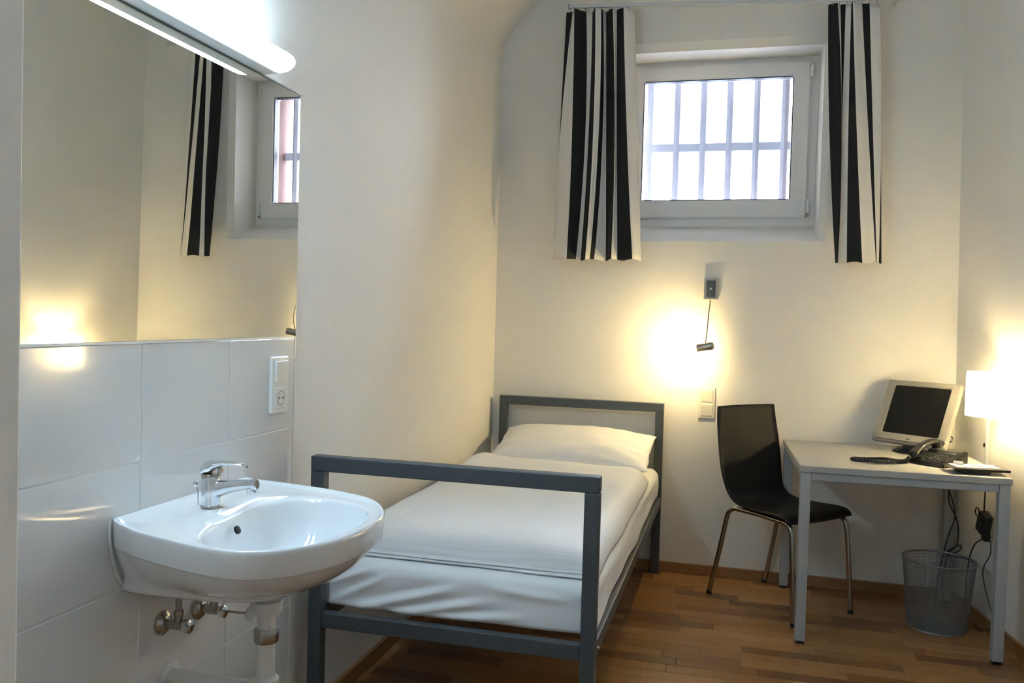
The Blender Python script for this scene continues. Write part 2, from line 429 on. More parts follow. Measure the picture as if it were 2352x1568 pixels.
def cast(poly, th):
    d = Vector((math.cos(th), math.sin(th), 0)); best = None
    for i in range(len(poly)):
        a = poly[i]-CC; b = poly[(i+1) % len(poly)]-CC; e = b-a
        den = d.x*e.y - d.y*e.x
        if abs(den) < 1e-12: continue
        t = (a.x*e.y - a.y*e.x)/den; s = (a.x*d.y - a.y*d.x)/den
        if -1e-6 <= s <= 1+1e-6 and t > 0 and (best is None or t > best): best = t
    return CC + d*best
NS = 168
ths = [2*math.pi*k/NS for k in range(NS)]
OUT = [cast(dense, t) for t in ths]; BOW = [cast(bowl, t) for t in ths]
BC = Vector((0.345, -2.80, 0))
def under(sx, sy, z, yc=-2.76):
    return [Vector((0.0055+(p.x-0.0055)*sx, yc+(p.y-yc)*sy, z))-SO for p in OUT]
def inner(s, z): return [Vector((CC.x+(p.x-CC.x)*s, CC.y+(p.y-CC.y)*s, z))-SO for p in OUT]
def bow(s, z): return [Vector((BC.x+(p.x-BC.x)*s, BC.y+(p.y-BC.y)*s, z))-SO for p in BOW]
def mix(A, B, t): return [a*(1-t)+b*t for a, b in zip(A, B)]
botp = spline([(a, b, 0) for a, b in [(0.0055, -2.900), (0.010, -2.926), (0.12, -2.926), (0.25, -2.905), (0.335, -2.862), (0.378, -2.780), (0.350, -2.685), (0.27, -2.612), (0.12, -2.585), (0.010, -2.580), (0.0055, -2.605)]], 10)
BOT = [cast(botp, t) for t in ths]
def belly(t, z):
    A = under(.974, .976, z); return [Vector((a.x*(1-t)+(b.x-SO.x)*t, a.y*(1-t)+(b.y-SO.y)*t, z-SO.z)) for a, b in zip(A, BOT)]
def botr(s_, z): return [Vector((0.22+(p.x-0.22)*s_, -2.76+(p.y+2.76)*s_, z))-SO for p in BOT]
rings = [botr(.25, .652), botr(.45, .656), botr(.65, .664), botr(.84, .675), botr(.95, .683), belly(.97, .690), belly(.86, .699), belly(.70, .710), belly(.50, .725), belly(.32, .742), belly(.17, .762), belly(.07, .780), belly(.02, .7905), under(.974, .976, .7945),
         under(.985, .985, .795), under(.990, .990, .799), under(.996, .996, .825), under(1, 1, .840), under(.999, .999, .8465), under(.994, .994, .8495)]
top = inner(.975, .8503); rings += [inner(.985, .8507), top, inner(.955, .8478), inner(.935, .8440)]
deck = inner(.925, .8432); rim = bow(1.02, .8425)
rings += [deck, mix(deck, rim, .5), rim, bow(1.0, .8405), bow(.985, .834), bow(.955, .818), bow(.915, .795), bow(.84, .765), bow(.72, .738), bow(.55, .718), bow(.36, .705), bow(.2, .699)]
# the deck carries a shallow raised back ledge: lift ring points near the wall
for ring in rings[19:23]:
    for v in ring:
        x = v.x
        if x < 0.05: v.z += 0.003*(1-x/0.05)
loft('basin', rings, M['ceramic'], sk_, ang=50)
lathe('overflow_hole', [(0.0095, 0.0), (0.0095, 0.004), (0.0085, 0.0045)], M['hole'], sk_, 20, Vector((0.2175, -2.818, 0.8140))-SO, RY(math.radians(62)))
lathe('drain', [(0.031, 0.0), (0.031, 0.003), (0.024, 0.005), (0.022, 0.002)], M['chrome'], sk_, 28, Vector((0.345, -2.80, 0.6985))-SO)
tube('sealant', [Vector(p)-SO for p in [(0.0055, -2.964, 0.848), (0.0055, -2.965, 0.82), (0.0055, -2.962, 0.795), (0.0055, -2.955, 0.765), (0.0055, -2.945, 0.735), (0.0055, -2.928, 0.705)]], 0.003, M['seal'], sk_, 8)

# tap
fa = thing('mixer_tap', 'chrome single lever mixer tap standing on the washbasin ledge', 'tap', (0.108, -2.752, 0.8446), math.radians(4))
lathe('base_ring', [(0.0245, 0.0), (0.0250, 0.003), (0.0238, 0.005)], M['chrome_dull'], fa, 32)
# body: base column that flows forward into the spout
loft('body', [[Vector((cx+a*rx*math.cos(t) if False else cx+rx*math.cos(t), ry*math.sin(t), z)) for t in [2*math.pi*k/28 for k in range(28)]] for cx, rx, ry, z in
     [(0.0, .0235, .0235, .004), (0.0, .0232, .0232, .015), (-0.001, .0230, .0228, .030), (-0.002, .0235, .0225, .045), (-0.003, .0235, .0222, .056), (-0.003, .0225, .0215, .064), (-0.003, .0215, .0210, .068)]], M['chrome'], fa)
sp = spline([(0.000, 0, 0.034), (0.020, 0, 0.0420), (0.050, 0, 0.0500), (0.082, 0, 0.0555), (0.108, 0, 0.0580)], 6)
loft('spout', [[Vector((p.x+0.15*h*math.sin(t), wd*math.cos(t), p.z+h*math.sin(t))) for t in [2*math.pi*k/20 for k in range(20)]] for p, wd, h in
     [(p, 0.0205-0.0085*(i/(len(sp)-1))**0.8, 0.0115+0.0185*(1-i/(len(sp)-1))**2) for i, p in enumerate(sp)]], M['chrome'], fa)
lathe('spout_collar', [(0.0122, -0.006), (0.0138, -0.004), (0.0138, 0.005), (0.0105, 0.008)], M['chrome'], fa, 24, (0.106, 0, 0.0578), RY(math.radians(80)))
lathe('aerator', [(0.0102, 0.0), (0.0108, 0.002), (0.0108, 0.014), (0.009, 0.0145)], M['chrome'], fa, 24, (0.101, 0, 0.0365), RY(math.radians(-14)))
lathe('collar', [(0.0215, 0.0), (0.0222, 0.002), (0.0222, 0.007), (0.0205, 0.010)], M['chrome_dull'], fa, 32, (-0.003, 0, 0.0675))
lv = loft('lever', [[Vector((cx, wd*math.cos(t), cz+h*math.sin(t))) for t in [2*math.pi*k/20 for k in range(20)]] for cx, cz, wd, h in
     [(-0.0245, .083, .008, .006), (-0.0225, .086, .0165, .0125), (-0.014, .090, .0205, .0165), (0.0, .0935, .0205, .0150), (0.012, .0985, .0175, .0095), (0.030, .1025, .0125, .0055), (0.052, .1040, .0100, .0042), (0.072, .1020, .0098, .0040), (0.084, .0990, .0085, .0034), (0.088, .0975, .005, .002)]], M['chrome'], fa)
lathe('lever_button', [(0.0075, 0.0), (0.0085, 0.002), (0.0085, 0.006), (0.006, 0.0085)], M['chrome_dull'], fa, 20, (0.0165, 0, 0.0845), RY(math.radians(80)))
tube('popup_rod', [(-0.034, 0, 0.0005), (-0.036, 0, 0.03), (-0.040, 0, 0.045)], 0.0022, M['chrome'], fa, 10)
lathe('popup_knob', [(0.003, 0.0), (0.0055, 0.004), (0.006, 0.009), (0.004, 0.014), (0.001, 0.015)], M['chrome'], fa, 16, (-0.040, 0, 0.043), RY(math.radians(-14)))

# waste trap and valves under the basin
tp = thing('drain_trap', 'white plastic drain trap under the washbasin', 'drain pipe', (0.262, -2.760, 0.0))
lathe('collar_nut', [(0.034, 0.644), (0.036, 0.640), (0.036, 0.622), (0.030, 0.612)], M['trap'], tp, 28)
lathe('tailpiece', [(0.021, 0.648), (0.021, 0.40)], M['trap'], tp, 28)
lathe('lower_nut', [(0.026, 0.580), (0.028, 0.576), (0.028, 0.552), (0.026, 0.548)], M['chrome_dull'], tp, 28)
lathe('bottle', [(0.024, 0.470), (0.031, 0.462), (0.031, 0.360), (0.022, 0.345), (0.001, 0.343)], M['trap'], tp, 28)
tube('outlet_pipe', [(0, 0, 0.435), (-0.05, 0, 0.435), (-0.15, 0, 0.435), (-0.2545, 0, 0.435)], 0.017, M['trap'], tp, 20)
lathe('wall_rosette', [(0.034, 0.0), (0.033, 0.006), (0.022, 0.011)], M['trap'], tp, 28, (-0.2566, 0, 0.435), RY(math.radians(90)))
def angle_valve(loc, label, up_hose, rod):
    v = thing('angle_valve', label, 'valve', loc, 0)
    lathe('rosette', [(0.029, 0.0), (0.0285, 0.006), (0.020, 0.014), (0.012, 0.017)], M['chrome_dull'], v, 28, (0, 0, 0), RY(math.radians(90)))
    tube('body', [(0.008, 0, 0), (0.03, 0, 0), (0.058, 0, 0)], [0.0105, 0.012, 0.012], M['chrome_dull'], v, 20)
    tube('outlet', [(0.045, 0, 0.0), (0.045, 0, 0.015), (0.045, 0, 0.034)], [0.009, 0.0095, 0.0115], M['chrome_dull'], v, 16)
    lathe('handle', [(0.008, 0.0), (0.0165, 0.004), (0.0175, 0.010), (0.0165, 0.018), (0.008, 0.022)], M['chrome'], v, 10, (0.058, 0, 0), RY(math.radians(90)))
    return v
angle_valve((0.0055, -2.788, 0.570), 'chrome angle valve on the tiles with a grey hose rising from it', True, False)
angle_valve((0.0055, -2.648, 0.560), 'chrome angle valve on the tiles beside the white drain trap', False, True)
ho = tag(tube('supply_hose', [(0.0505, -2.788, 0.604), (0.0505, -2.788, 0.630), (0.054, -2.790, 0.662)], 0.0075, M['hose'], None, 14), 'short grey supply hose rising from a valve into the washbasin', 'hose')
ro = thing('valve_spindle', 'thin metal spindle with a pale plastic knob between valve and drain trap', 'spindle', (0.10, -2.655, 0.562))
tube('rod', [(-0.012, 0.004, -0.001), (0.03, -0.012, 0.006), (0.066, -0.030, 0.015)], 0.0032, M['chrome_dull'], ro, 10)
lathe('knob', [(0.006, 0.0), (0.016, 0.003), (0.017, 0.012), (0.011, 0.02)], M['trap'], ro, 12, (0.066, -0.030, 0.015), RY(math.radians(90)))

# switch and socket on the tiles
sw = thing('switch_socket', 'white light switch and round socket on the tiles beside the mirror', 'switch', (0.0050, -2.292, 1.012))
box('frame_plate', (0.0, -0.045, 0.0), (0.011, 0.045, 0.162), M['white_plastic'], sw, bev=0.003)
box('rocker', (0.009, -0.031, 0.090), (0.0165, 0.031, 0.150), M['white_plastic'], sw, bev=0.002, rot=RY(math.radians(3)))
so = box('socket_plate', (0.009, -0.031, 0.012), (0.0135, 0.031, 0.074), M['white_plastic'], sw, bev=0.002)
lathe('socket_well', [(0.0215, 0.0), (0.0215, 0.0008), (0.0195, 0.0012), (0.018, -0.0005)], M['socket_dark'], so, 28, (0.0133, 0, 0.043), RY(math.radians(90)))
for s in (-1, 1): lathe('socket_hole', [(0.0028, 0.0), (0.0028, 0.0012)], M['black'], so, 10, (0.0138, s*0.0095, 0.043), RY(math.radians(90)))

# ------------------------------------------------------------------ bed
bd = thing('metal_bed', 'single bed frame of dark grey square steel tube', 'bed', (0.4925, -1.10, 0.0))
BO = Vector((0.4925, -1.10, 0))
def bbox(n, lo, hi, bev=0.003): return box(n, Vector(lo)-BO, Vector(hi)-BO, M['bedmetal'], bd, bev=bev)
bx0, bx1 = 0.054, 0.931
for nm, yc, zt in (('head', -0.0455, 0.882), ('foot', -2.151, 0.872)):
    for xa in (bx0, bx1-0.042):
        bbox(nm+'_post', (xa, yc-0.02, 0.0), (xa+0.042, yc+0.02, zt-0.0465))
    bbox(nm+'_rail', (bx0, yc-0.0205, zt-0.046), (bx1, yc+0.0205, zt))
    bbox(nm+'_cross_rail', (bx0+0.042, yc-0.015, 0.352), (bx1-0.042, yc+0.015, 0.398))
for xa in (bx0+0.002, bx1-0.030):
    bbox('side_rail', (xa, -2.130, 0.352), (xa+0.028, -0.066, 0.398))
for k in range(9):
    yy = -0.25-k*0.21
    box('slat', Vector((bx0+0.031, yy-0.035, 0.366))-BO, Vector((bx1-0.031, yy+0.035, 0.376))-BO, M['oak'], bd, bev=0.002)
for yy in (-0.085, -2.112):
    lathe('bolt', [(0.008, 0.0), (0.008, 0.004), (0.005, 0.006)], M['chrome'], bd, 6, Vector((bx1-0.002, yy, 0.375))-BO, RY(math.radians(90)))

def noise2(x, y, s=1.0, o=0):
    from mathutils import noise
    return noise.noise(Vector((x*s+o*3.7, y*s-o*1.3, o*5.1)))

# mattress with fitted sheet: rounded slab with drawn folds
def slab(name, x0, x1, y0, y1, z0, z1, nx, ny, nz, rad, m, disp, loc, rb=0.012):
    """closed rounded box as six grids, displaced by disp(p, n)"""
    bm = bmesh.new(); vm = {}
    def vert(i, j, k):
        if (i, j, k) not in vm:
            p = Vector((x0+(x1-x0)*i/nx, y0+(y1-y0)*j/ny, z0+(z1-z0)*k/nz))
            c = Vector((min(max(p.x, x0+rad), x1-rad), min(max(p.y, y0+rad), y1-rad), min(max(p.z, z0+rb), z1-rad)))
            dlt = p-c; fz = rad/rb if dlt.z < 0 else 1.0; dlt.z *= fz; n = dlt.normalized() if dlt.length > 1e-9 else Vector((0, 0, 1))
            q = c+Vector((n.x*rad, n.y*rad, n.z*rad/fz)) if dlt.length > 1e-9 else p
            q = q + n*disp(q, n)
            vm[(i, j, k)] = bm.verts.new(q-Vector(loc))
        return vm[(i, j, k)]
    for a, b, k in [(i, j, k) for i in range(nx) for j in range(ny) for k in (0, nz)]:
        bm.faces.new([vert(a, b, k), vert(a+1, b, k), vert(a+1, b+1, k), vert(a, b+1, k)])
    for a, b, j in [(i, k, j) for i in range(nx) for k in range(nz) for j in (0, ny)]:
        bm.faces.new([vert(a, j, b), vert(a+1, j, b), vert(a+1, j, b+1), vert(a, j, b+1)])
    for a, b, i in [(j, k, i) for j in range(ny) for k in range(nz) for i in (0, nx)]:
        bm.faces.new([vert(i, a, b), vert(i, a+1, b), vert(i, a+1, b+1), vert(i, a, b+1)])
    bmesh.ops.recalc_face_normals(bm, faces=bm.faces)
    return from_bm(name, bm, m, None, True)
FOLDS = [(0.10, 0.42, 0.30, 0.52, .008, .012), (0.16, 0.40, 0.52, 0.505, .013, .016), (0.26, 0.395, 0.62, 0.475, .012, .015), (0.38, 0.40, 0.72, 0.44, .009, .013), (0.08, 0.47, 0.24, 0.535, .007, .010), (0.60, 0.515, 0.86, 0.50, .006, .012)]
def dm(p, n):
    d = 0.003*noise2(p.x, p.y, 4, 1)
    if n.y < -0.5:      # foot face: drawn diagonal folds
        for x0, z0, x1, z1, am, wd in FOLDS:
            ax, az = x1-x0, z1-z0; t = max(0, min(1, ((p.x-x0)*ax+(p.z-z0)*az)/(ax*ax+az*az)))
            qx, qz = p.x-(x0+ax*t), p.z-(z0+az*t)
            sd = (qx*az-qz*ax)/math.hypot(ax, az)
            d += am*math.sin(math.pi*t*0.9+0.2)*(math.exp(-(math.hypot(qx, qz)/wd)**2) - 0.6*math.exp(-(((math.hypot(qx, qz)+(wd if sd > 0 else -wd)))/wd)**2)*(t > 0.02 and t < 0.98))
        d += 0.003*noise2(p.x, p.z*2, 9, 3)
    if n.x > 0.5:
        d += 0.004*math.sin(p.y*5+p.z*30+2*noise2(p.y, p.z, 3, 4)) + 0.003*noise2(p.y, p.z*3, 6, 5)
    return d
mt = slab('mattress', 0.066, 0.919, -2.116, -0.076, 0.4030, 0.553, 110, 110, 22, 0.042, M['sheet'], dm, (0.4925, -1.10, 0.399))
mt.location = (0.4925, -1.10, 0.399); tag(mt, 'mattress in a white fitted sheet lying in the metal bed frame', 'mattress')

# duvet: puffy cover with a folded foot hem
def duvet():
    x0, x1, y0, y1 = 0.066, 0.912, -2.055, -0.505
    nx, ny = 80, 130
    O = Vector((0.4925, -1.26, 0.54)); bm = bmesh.new()
    def edge(t, wd): return max(0.0, min(1.0, t/wd))
    topv, botv = [], []
    for j in range(ny+1):
        rowt, rowb = [], []
        for i in range(nx+1):
            a, b = i/nx, j/ny
            x = x0+(x1-x0)*a; y = y0+(y1-y0)*b
            x += 0.010*noise2(0, y, 3, 7)*(1 if a > .9 else 0)
            y += 0.012*noise2(x, 0, 3, 8)*(1 if b > .93 or b < .05 else 0)
            ex = edge(min(a, 1-a)*(x1-x0), 0.10); ey0 = edge(b*(y1-y0), 0.10); ey1 = edge((1-b)*(y1-y0), 0.10)
            f = math.sqrt(1-(1-ex)**2)*math.sqrt(1-(1-ey0)**2)*math.sqrt(1-(1-ey1)**2)
            base = 0.559
            if a > 0.95: base -= 0.006*(a-0.95)/0.05
            h = 0.012 + 0.056*f + 0.007*noise2(x, y, 3.2, 9)*f + 0.004*noise2(x, y, 9, 10)*f
            h += 0.010*math.exp(-((y+1.62+0.12*(x-.5))/0.05)**2)*f*0.0
            h += 0.014*f*math.exp(-((y-y1+0.16)/0.12)**2) + 0.030*math.sqrt(f)*math.exp(-((x-x0)/0.16)**2)*math.exp(-((y-y1+0.20)/0.30)**2)
            h += -0.010*f*math.exp(-((x-0.20)/0.02)**2)*(0.5+0.5*noise2(0, y, 2, 12))
            rowt.append(bm.verts.new(Vector((x, y, base+h))-O)); rowb.append(bm.verts.new(Vector((x, y, base-0.003))-O))
        topv.append(rowt); botv.append(rowb)
    for j in range(ny):
        for i in range(nx):
            bm.faces.new((topv[j][i], topv[j][i+1], topv[j+1][i+1], topv[j+1][i])); bm.faces.new((botv[j][i], botv[j+1][i], botv[j+1][i+1], botv[j][i+1]))
    for j in range(ny):
        for i in (0, nx): bm.faces.new((topv[j][i], topv[j+1][i], botv[j+1][i], botv[j][i]))
    for i in range(nx):
        for j in (0, ny): bm.faces.new((topv[j][i], botv[j][i], botv[j][i+1], topv[j][i+1]))
    bmesh.ops.recalc_face_normals(bm, faces=bm.faces)
    o = from_bm('duvet', bm, M['linen_duvet'], None, True); o.location = O
    tag(o, 'white duvet with woven satin stripes spread over the mattress', 'duvet')
    # two layers of the cover's buttoned hem at the foot
    for k, (dy, zz) in enumerate(((-0.022, 0.558), (-0.011, 0.566))):
        ringsh = []
        for i in range(nx+1):
            a = i/nx; x = x0+0.01+(x1-x0-0.03)*a; y = y0+dy+0.010*noise2(x, k, 3, 8)
            z = zz+0.0015*noise2(x, k, 8, 13)
            ringsh.append([Vector((x, y+yy, z+z2))-O for yy, z2 in ((0, 0.0), (-0.002, 0.003), (0, 0.006), (0.06, 0.008), (0.06, 0.0))])
        loft('hem', ringsh, M['linen_duvet'], o, ang=60)
    return o
duvet()

# pillow
def pillow():
    O = Vector((0.508, -0.283, 0.562)); bm = bmesh.new(); n, k = 56, 36; R = RX(math.radians(15))
    def pt(u, v, s):
        x = 0.392*u*(1-0.03*(1-abs(v)**2)*abs(u)**6); y = 0.215*v*(1-0.04*(1-abs(u)**2)*abs(v)**4)
        t = max(0.0, (1-abs(u)**3.4)*(1-abs(v)**3.0))**0.52
        z = s*t*(0.077-0.012*u*u)*(1-(0.22*max(u, 0)**2 if s > 0 else 0))*(1+0.10*noise2(u*2, v*2, 1.2, 20+s))
        z += 0.004*noise2(u*3, v*3, 2, 23)
        x += 0.006*noise2(u*2, v*3, 2, 24)
        p = R @ Vector((x, y, z)); return p+Vector((0, 0, 0.095))
    T = {}
    for i in range(n+1):
        for j in range(k+1):
            u, v = math.sin((i/n-.5)*math.pi), math.sin((j/k-.5)*math.pi)
            T[(i, j, 1)] = bm.verts.new(pt(u, v, 1))
            T[(i, j, -1)] = T[(i, j, 1)] if i in (0, n) or j in (0, k) else bm.verts.new(pt(u, v, -1))
    for i in range(n):
        for j in range(k):
            for s in (1, -1):
                f = [T[(i, j, s)], T[(i+1, j, s)], T[(i+1, j+1, s)], T[(i, j+1, s)]]
                bm.faces.new(f)
    bmesh.ops.recalc_face_normals(bm, faces=bm.faces)
    o = from_bm('pillow', bm, M['linen'], None, True); o.location = O
    tag(o, 'plump white pillow with satin stripes leaning on the headboard', 'pillow')
pillow()

# ------------------------------------------------------------------ curtains
rail = thing('curtain_rail', 'thin pale metal curtain rail above the window', 'curtain rail', (1.15, 0.0, 2.89))
def rz(x): return 2.912-0.040*(x-0.385)
rp = [Vector((x-1.15, 0, rz(x)-2.89)) for x in (0.385, 2.02)]
loft('profile', [[p+Vector((0, a, b)) for a, b in ((-0.136, -0.008), (-0.124, -0.008), (-0.124, 0.010), (-0.136, 0.010))] for p in rp], M['lamp_house'], rail, ang=20)
for x in (0.462, 1.955):
    box('bracket', (x-0.008-1.15, -0.126, rz(x)+0.010-2.89), (x+0.008-1.15, -0.001, rz(x)+0.016-2.89), M['lamp_house'], rail, bev=0.001)
box('end_stop', (0.381-1.15, -0.138, rz(.385)-0.010-2.89), (0.388-1.15, -0.122, rz(.385)+0.012-2.89), M['socket_dark'], rail, bev=0.001)

def curtain(label, cols, ztop, zbot, tx, mx_, bx, zm, yb_):
    """cols: list of (colour, deep); tx/mx/bx: fold-line x at top, middle and hem; yb_: fold depth"""
    o0 = Vector(((bx[0]+bx[-1])/2, -0.13, zbot)); nb = len(tx); sub = 5; nz = 44
    verts, faces, mi_ = [], [], []
    ncol = (nb-1)*sub+1
    for k in range(nz+1):
        t = k/nz; z = zbot+(ztop(0) - zbot)*t
        tm = (zm-zbot)/(ztop(0)-zbot)
        def lag(b, m_, tt):   # quadratic through hem, middle, top
            return b*(t-tm)*(t-1)/((0-tm)*(0-1)) + m_*t*(t-1)/(tm*(tm-1)) + tt*t*(t-tm)/((1)*(1-tm))
        X = [lag(bx[i], mx_[i], tx[i]) for i in range(nb)]
        for i in range(1, nb): X[i] = max(X[i], X[i-1]+0.0012)
        for i in range(nb-1):
            for s in range(sub if i < nb-2 else sub+1):
                f = s/sub; c = (1-math.cos(math.pi*f))/2
                amp = 0.75+0.25*(1-t)
                yy = -0.125 + (yb_[i]*(1-c)+yb_[i+1]*c)*amp + 0.004*noise2(X[i]*20, t*3, 1, 31)
                xx = X[i]+(X[i+1]-X[i])*f
                zz = z + (ztop(xx)-ztop(0))*t + 0.004*(1-t)**8*math.sin(xx*60) + (0.006*noise2(xx*40, 0, 1, 33)*(t > .97))
                verts.append(Vector((xx, yy, zz))-o0)
    for k in range(nz):
        for c in range(ncol-1):
            faces.append((k*ncol+c, k*ncol+c+1, (k+1)*ncol+c+1, (k+1)*ncol+c)); mi_.append(0 if cols[c//sub] == 'W' else 1)
    th = thing('curtain', label, 'curtain', o0)
    ob = raw('cloth', verts, faces, [M['curtain_white'], M['curtain_black']], th, True)
    for p, i in zip(ob.data.polygons, mi_): p.material_index = i
    solidify(ob, 0.0016)
    nh = 7
    for q in range(nh):
        x = tx[0]+(tx[-1]-tx[0])*(q+0.5)/nh
        box('hook', Vector((x-0.002, -0.132, rz(x)-0.024))-o0, Vector((x+0.002, -0.128, rz(x)-0.0085))-o0, M['socket_dark'], th)
    return th
def lin(a, b, c): return lambda X, s=2.45, o=1100: a+(X/s+o-b)*c
ft, fm_, fb = (lambda v: 0.381+(v/2.45+1100-1305)*0.002245), (lambda v: 0.401+(v/2.45+1100-1305)*0.00225), (lambda v: 0.340+(v/2.45+1100-1270)*0.00226)
tL = [487, 524, 541, 602, 637, 661, 690, 697, 712, 757, 777, 818, 872]
mL = [448, 452, 529, 594, 613, 649, 676, 694, 711, 768, 776, 836, 892]
bL = [412, 415, 500, 540, 568, 606, 628, 647, 710, 750, 780, 868, 908]
curtain('black and white striped short curtain hanging on the bed side of the window', 'KWKWKWKWKWKW', lambda x: 2.894-0.040*(x-0.385), 1.612,
        [ft(v) for v in tL], [fm_(v) for v in mL], [fb(v) for v in bL], 2.27,
        [.030, .020, -.030, .030, .032, -.034, -.012, .020, .040, -.030, .000, -.036, .022])
gt, gm, gb = (lambda v: 1.649+(v/2.53+1850-1903)*0.001935), (lambda v: 1.671+(v/2.53+1850-1903)*0.00194), (lambda v: 1.689+(v/2.53+1850-1900)*0.001945)
tR = [135, 187, 206, 237, 268, 274, 332, 376, 438, 440]
mR = [145, 211, 213, 215, 251, 298, 372, 398, 446, 448]
bR = [177, 186, 188, 190, 240, 326, 411, 416, 430, 450]
curtain('black and white striped short curtain hanging on the desk side of the window', 'KWKWKWKWK', lambda x: 2.894-0.040*(x-0.385), 1.610,
        [gt(v) for v in tR], [gm(v) for v in mR], [gb(v) for v in bR], 2.24,
        [.014, -.026, .012, .006, -.014, -.036, .002, .006, .020, .040])

# ------------------------------------------------------------------ reading lamp
rl = thing('reading_lamp', 'small steel gooseneck reading lamp on the wall above the headboard', 'lamp', (1.145, 0.0, 1.42))
RO = Vector((1.145, 0.0, 1.42))
box('wall_box', (-0.034, -0.034, 0.002), (0.034, -0.0005, 0.110), M['steel'], rl, bev=0.0025)
box('face_plate', (-0.023, -0.037, 0.012), (0.023, -0.033, 0.100), M['bedmetal'], rl, bev=0.0015)
lathe('screw', [(0.005, 0.0), (0.005, 0.002), (0.003, 0.0032)], M['chrome'], rl, 16, (0, -0.0365, 0.057), RX(math.radians(90)))
d = Vector((-0.92, 0.33, -0.18)).normalized()
hr = Vector((1.168, -0.196, 1.192)); hl = hr+d*0.080
gn = spline([Vector((1.143, -0.018, 1.423))-RO, Vector((1.143, -0.034, 1.396))-RO, Vector((1.142, -0.090, 1.372))-RO, Vector((1.141, -0.140, 1.335))-RO, Vector((1.139, -0.168, 1.285))-RO, Vector((1.136, -0.176, 1.240))-RO, Vector((1.130, -0.163, 1.195))-RO], 8)
tube('gooseneck', gn, 0.0032, M['steel'], rl, 10)
q = Vector((0, 0, 1)).rotation_difference(d).to_matrix()
lathe('head', [(0.010, -0.001), (0.0175, 0.0), (0.0190, 0.003), (0.0190, 0.080), (0.0178, 0.080), (0.0172, 0.064), (0.012, 0.062)], M['steel'], rl, 36, hr-RO, q)
lathe('bulb', [(0.0150, 0.064), (0.0155, 0.076), (0.0150, 0.083), (0.0115, 0.089), (0.0060, 0.0922), (0.0006, 0.093)], M['readbulb'], rl, 24, hr-RO, q)

# double switch on the back wall
s2 = thing('double_switch', 'cream double rocker light switch on the wall between bed and chair', 'switch', (1.144, 0.0, 0.814))
box('frame_plate', (-0.0405, -0.010, 0.0), (0.0405, -0.0005, 0.157), M['cream_plastic'], s2, bev=0.002)
for z in (0.012, 0.084):
    box('rocker', (-0.029, -0.0150, z), (0.029, -0.008, z+0.060), M['cream_plastic'], s2, bev=0.002, rot=RX(math.radians(3.5)))

# ------------------------------------------------------------------ table
TH = 0.035
tb = thing('desk', 'small pale grey table with square metal legs in the corner', 'table', (1.522, -0.045, 0.0), TH)
TL_, TD = 0.785, 0.800
box('table_top', (0, -TD, 0.709), (TL_, 0, 0.7342), M['table_top'], tb, bev=0.0015)
lg = 0.040
for xa in (0.004, TL_-0.004-lg):
    for ya in (-TD+0.004, -0.004-lg):
        l_ = box('leg', (xa, ya, 0.012), (xa+lg, ya+lg, 0.7085), M['table_leg'], tb, bev=0.003)
        box('foot', (xa+0.003, ya+0.003, 0.0), (xa+lg-0.003, ya+lg-0.003, 0.0125), M['black'], l_, bev=0.002)
for ya in (-TD+0.010, -0.010-0.022): box('apron', (0.0445, ya, 0.676), (TL_-0.0445, ya+0.022, 0.7085), M['table_leg'], tb, bev=0.002)
for xa in (0.010, TL_-0.010-0.022): box('apron', (xa, -TD+0.0445, 0.676), (xa+0.022, -0.0445, 0.7085), M['table_leg'], tb, bev=0.002)

# ------------------------------------------------------------------ chair
CA = math.atan2(-0.694, 0.72)
ch = thing('desk_chair', 'black plywood shell chair with chrome legs at the desk', 'chair', (1.3265, -0.154, 0.0), CA)
prof = spline([(0.0165, 0.907, .190), (0.026, 0.83, .197), (0.044, 0.73, .203), (0.062, 0.63, .203), (0.076, 0.565, .196), (0.094, 0.515, .188), (0.128, 0.480, .187), (0.180, 0.465, .194), (0.260, 0.461, .205), (0.340, 0.464, .213), (0.410, 0.467, .218), (0.450, 0.462, .217), (0.470, 0.450, .214), (0.476, 0.440, .211)], 5)
nv = 17; sv, sf = [], []
for i, p in enumerate(prof):
    zf = min(1, max(0, (p.y-0.50)/0.2))
    for j in range(nv):
        v = -1+2*j/(nv-1)
        e = 1-abs(v)**2
        sv.append(Vector((p.x - 0.022*e*zf, v*p.z, p.y - 0.008*e*(1-zf)*(1 if i > 35 else 1))))
for i in range(len(prof)-1):
    for j in range(nv-1): sf.append((i*nv+j, i*nv+j+1, (i+1)*nv+j+1, (i+1)*nv+j))
sh = raw('seat_shell', sv, sf, M['chair'], ch, True); solidify(sh, 0.010, 0.0)
for s in (-1, 1):
    vv = s*0.1905
    rear = spline([(0.000, vv, 0.010), (0.030, vv-s*.004, 0.130), (0.062, vv-s*.008, 0.270), (0.085, vv-s*.012, 0.380), (0.100, vv-s*.014, 0.418), (0.130, vv-s*.016, 0.437)], 5)
    rl_ = tube('leg', rear, 0.0115, M['chrome_dull'], ch, 14)
    lathe('foot_cap', [(0.0125, 0.0), (0.013, 0.002), (0.013, 0.016), (0.0118, 0.018)], M['black'], rl_, 14, (-0.001, vv, 0.0))
    fr = spline([(0.508, vv, 0.010), (0.497, vv-s*.002, 0.150), (0.484, vv-s*.005, 0.310), (0.474, vv-s*.008, 0.395), (0.458, vv-s*.010, 0.425), (0.425, vv-s*.012, 0.436)], 5)
    fl_ = tube('leg', fr, 0.0115, M['chrome_dull'], ch, 14)
    lathe('foot_cap', [(0.0125, 0.0), (0.013, 0.002), (0.013, 0.016), (0.0118, 0.018)], M['black'], fl_, 14, (0.508, vv, 0.0))
    tube('seat_rail', [(0.1295, vv-s*.016, 0.437), (0.28, vv-s*.014, 0.441), (0.426, vv-s*.012, 0.436)], 0.0115, M['chrome_dull'], ch, 14)
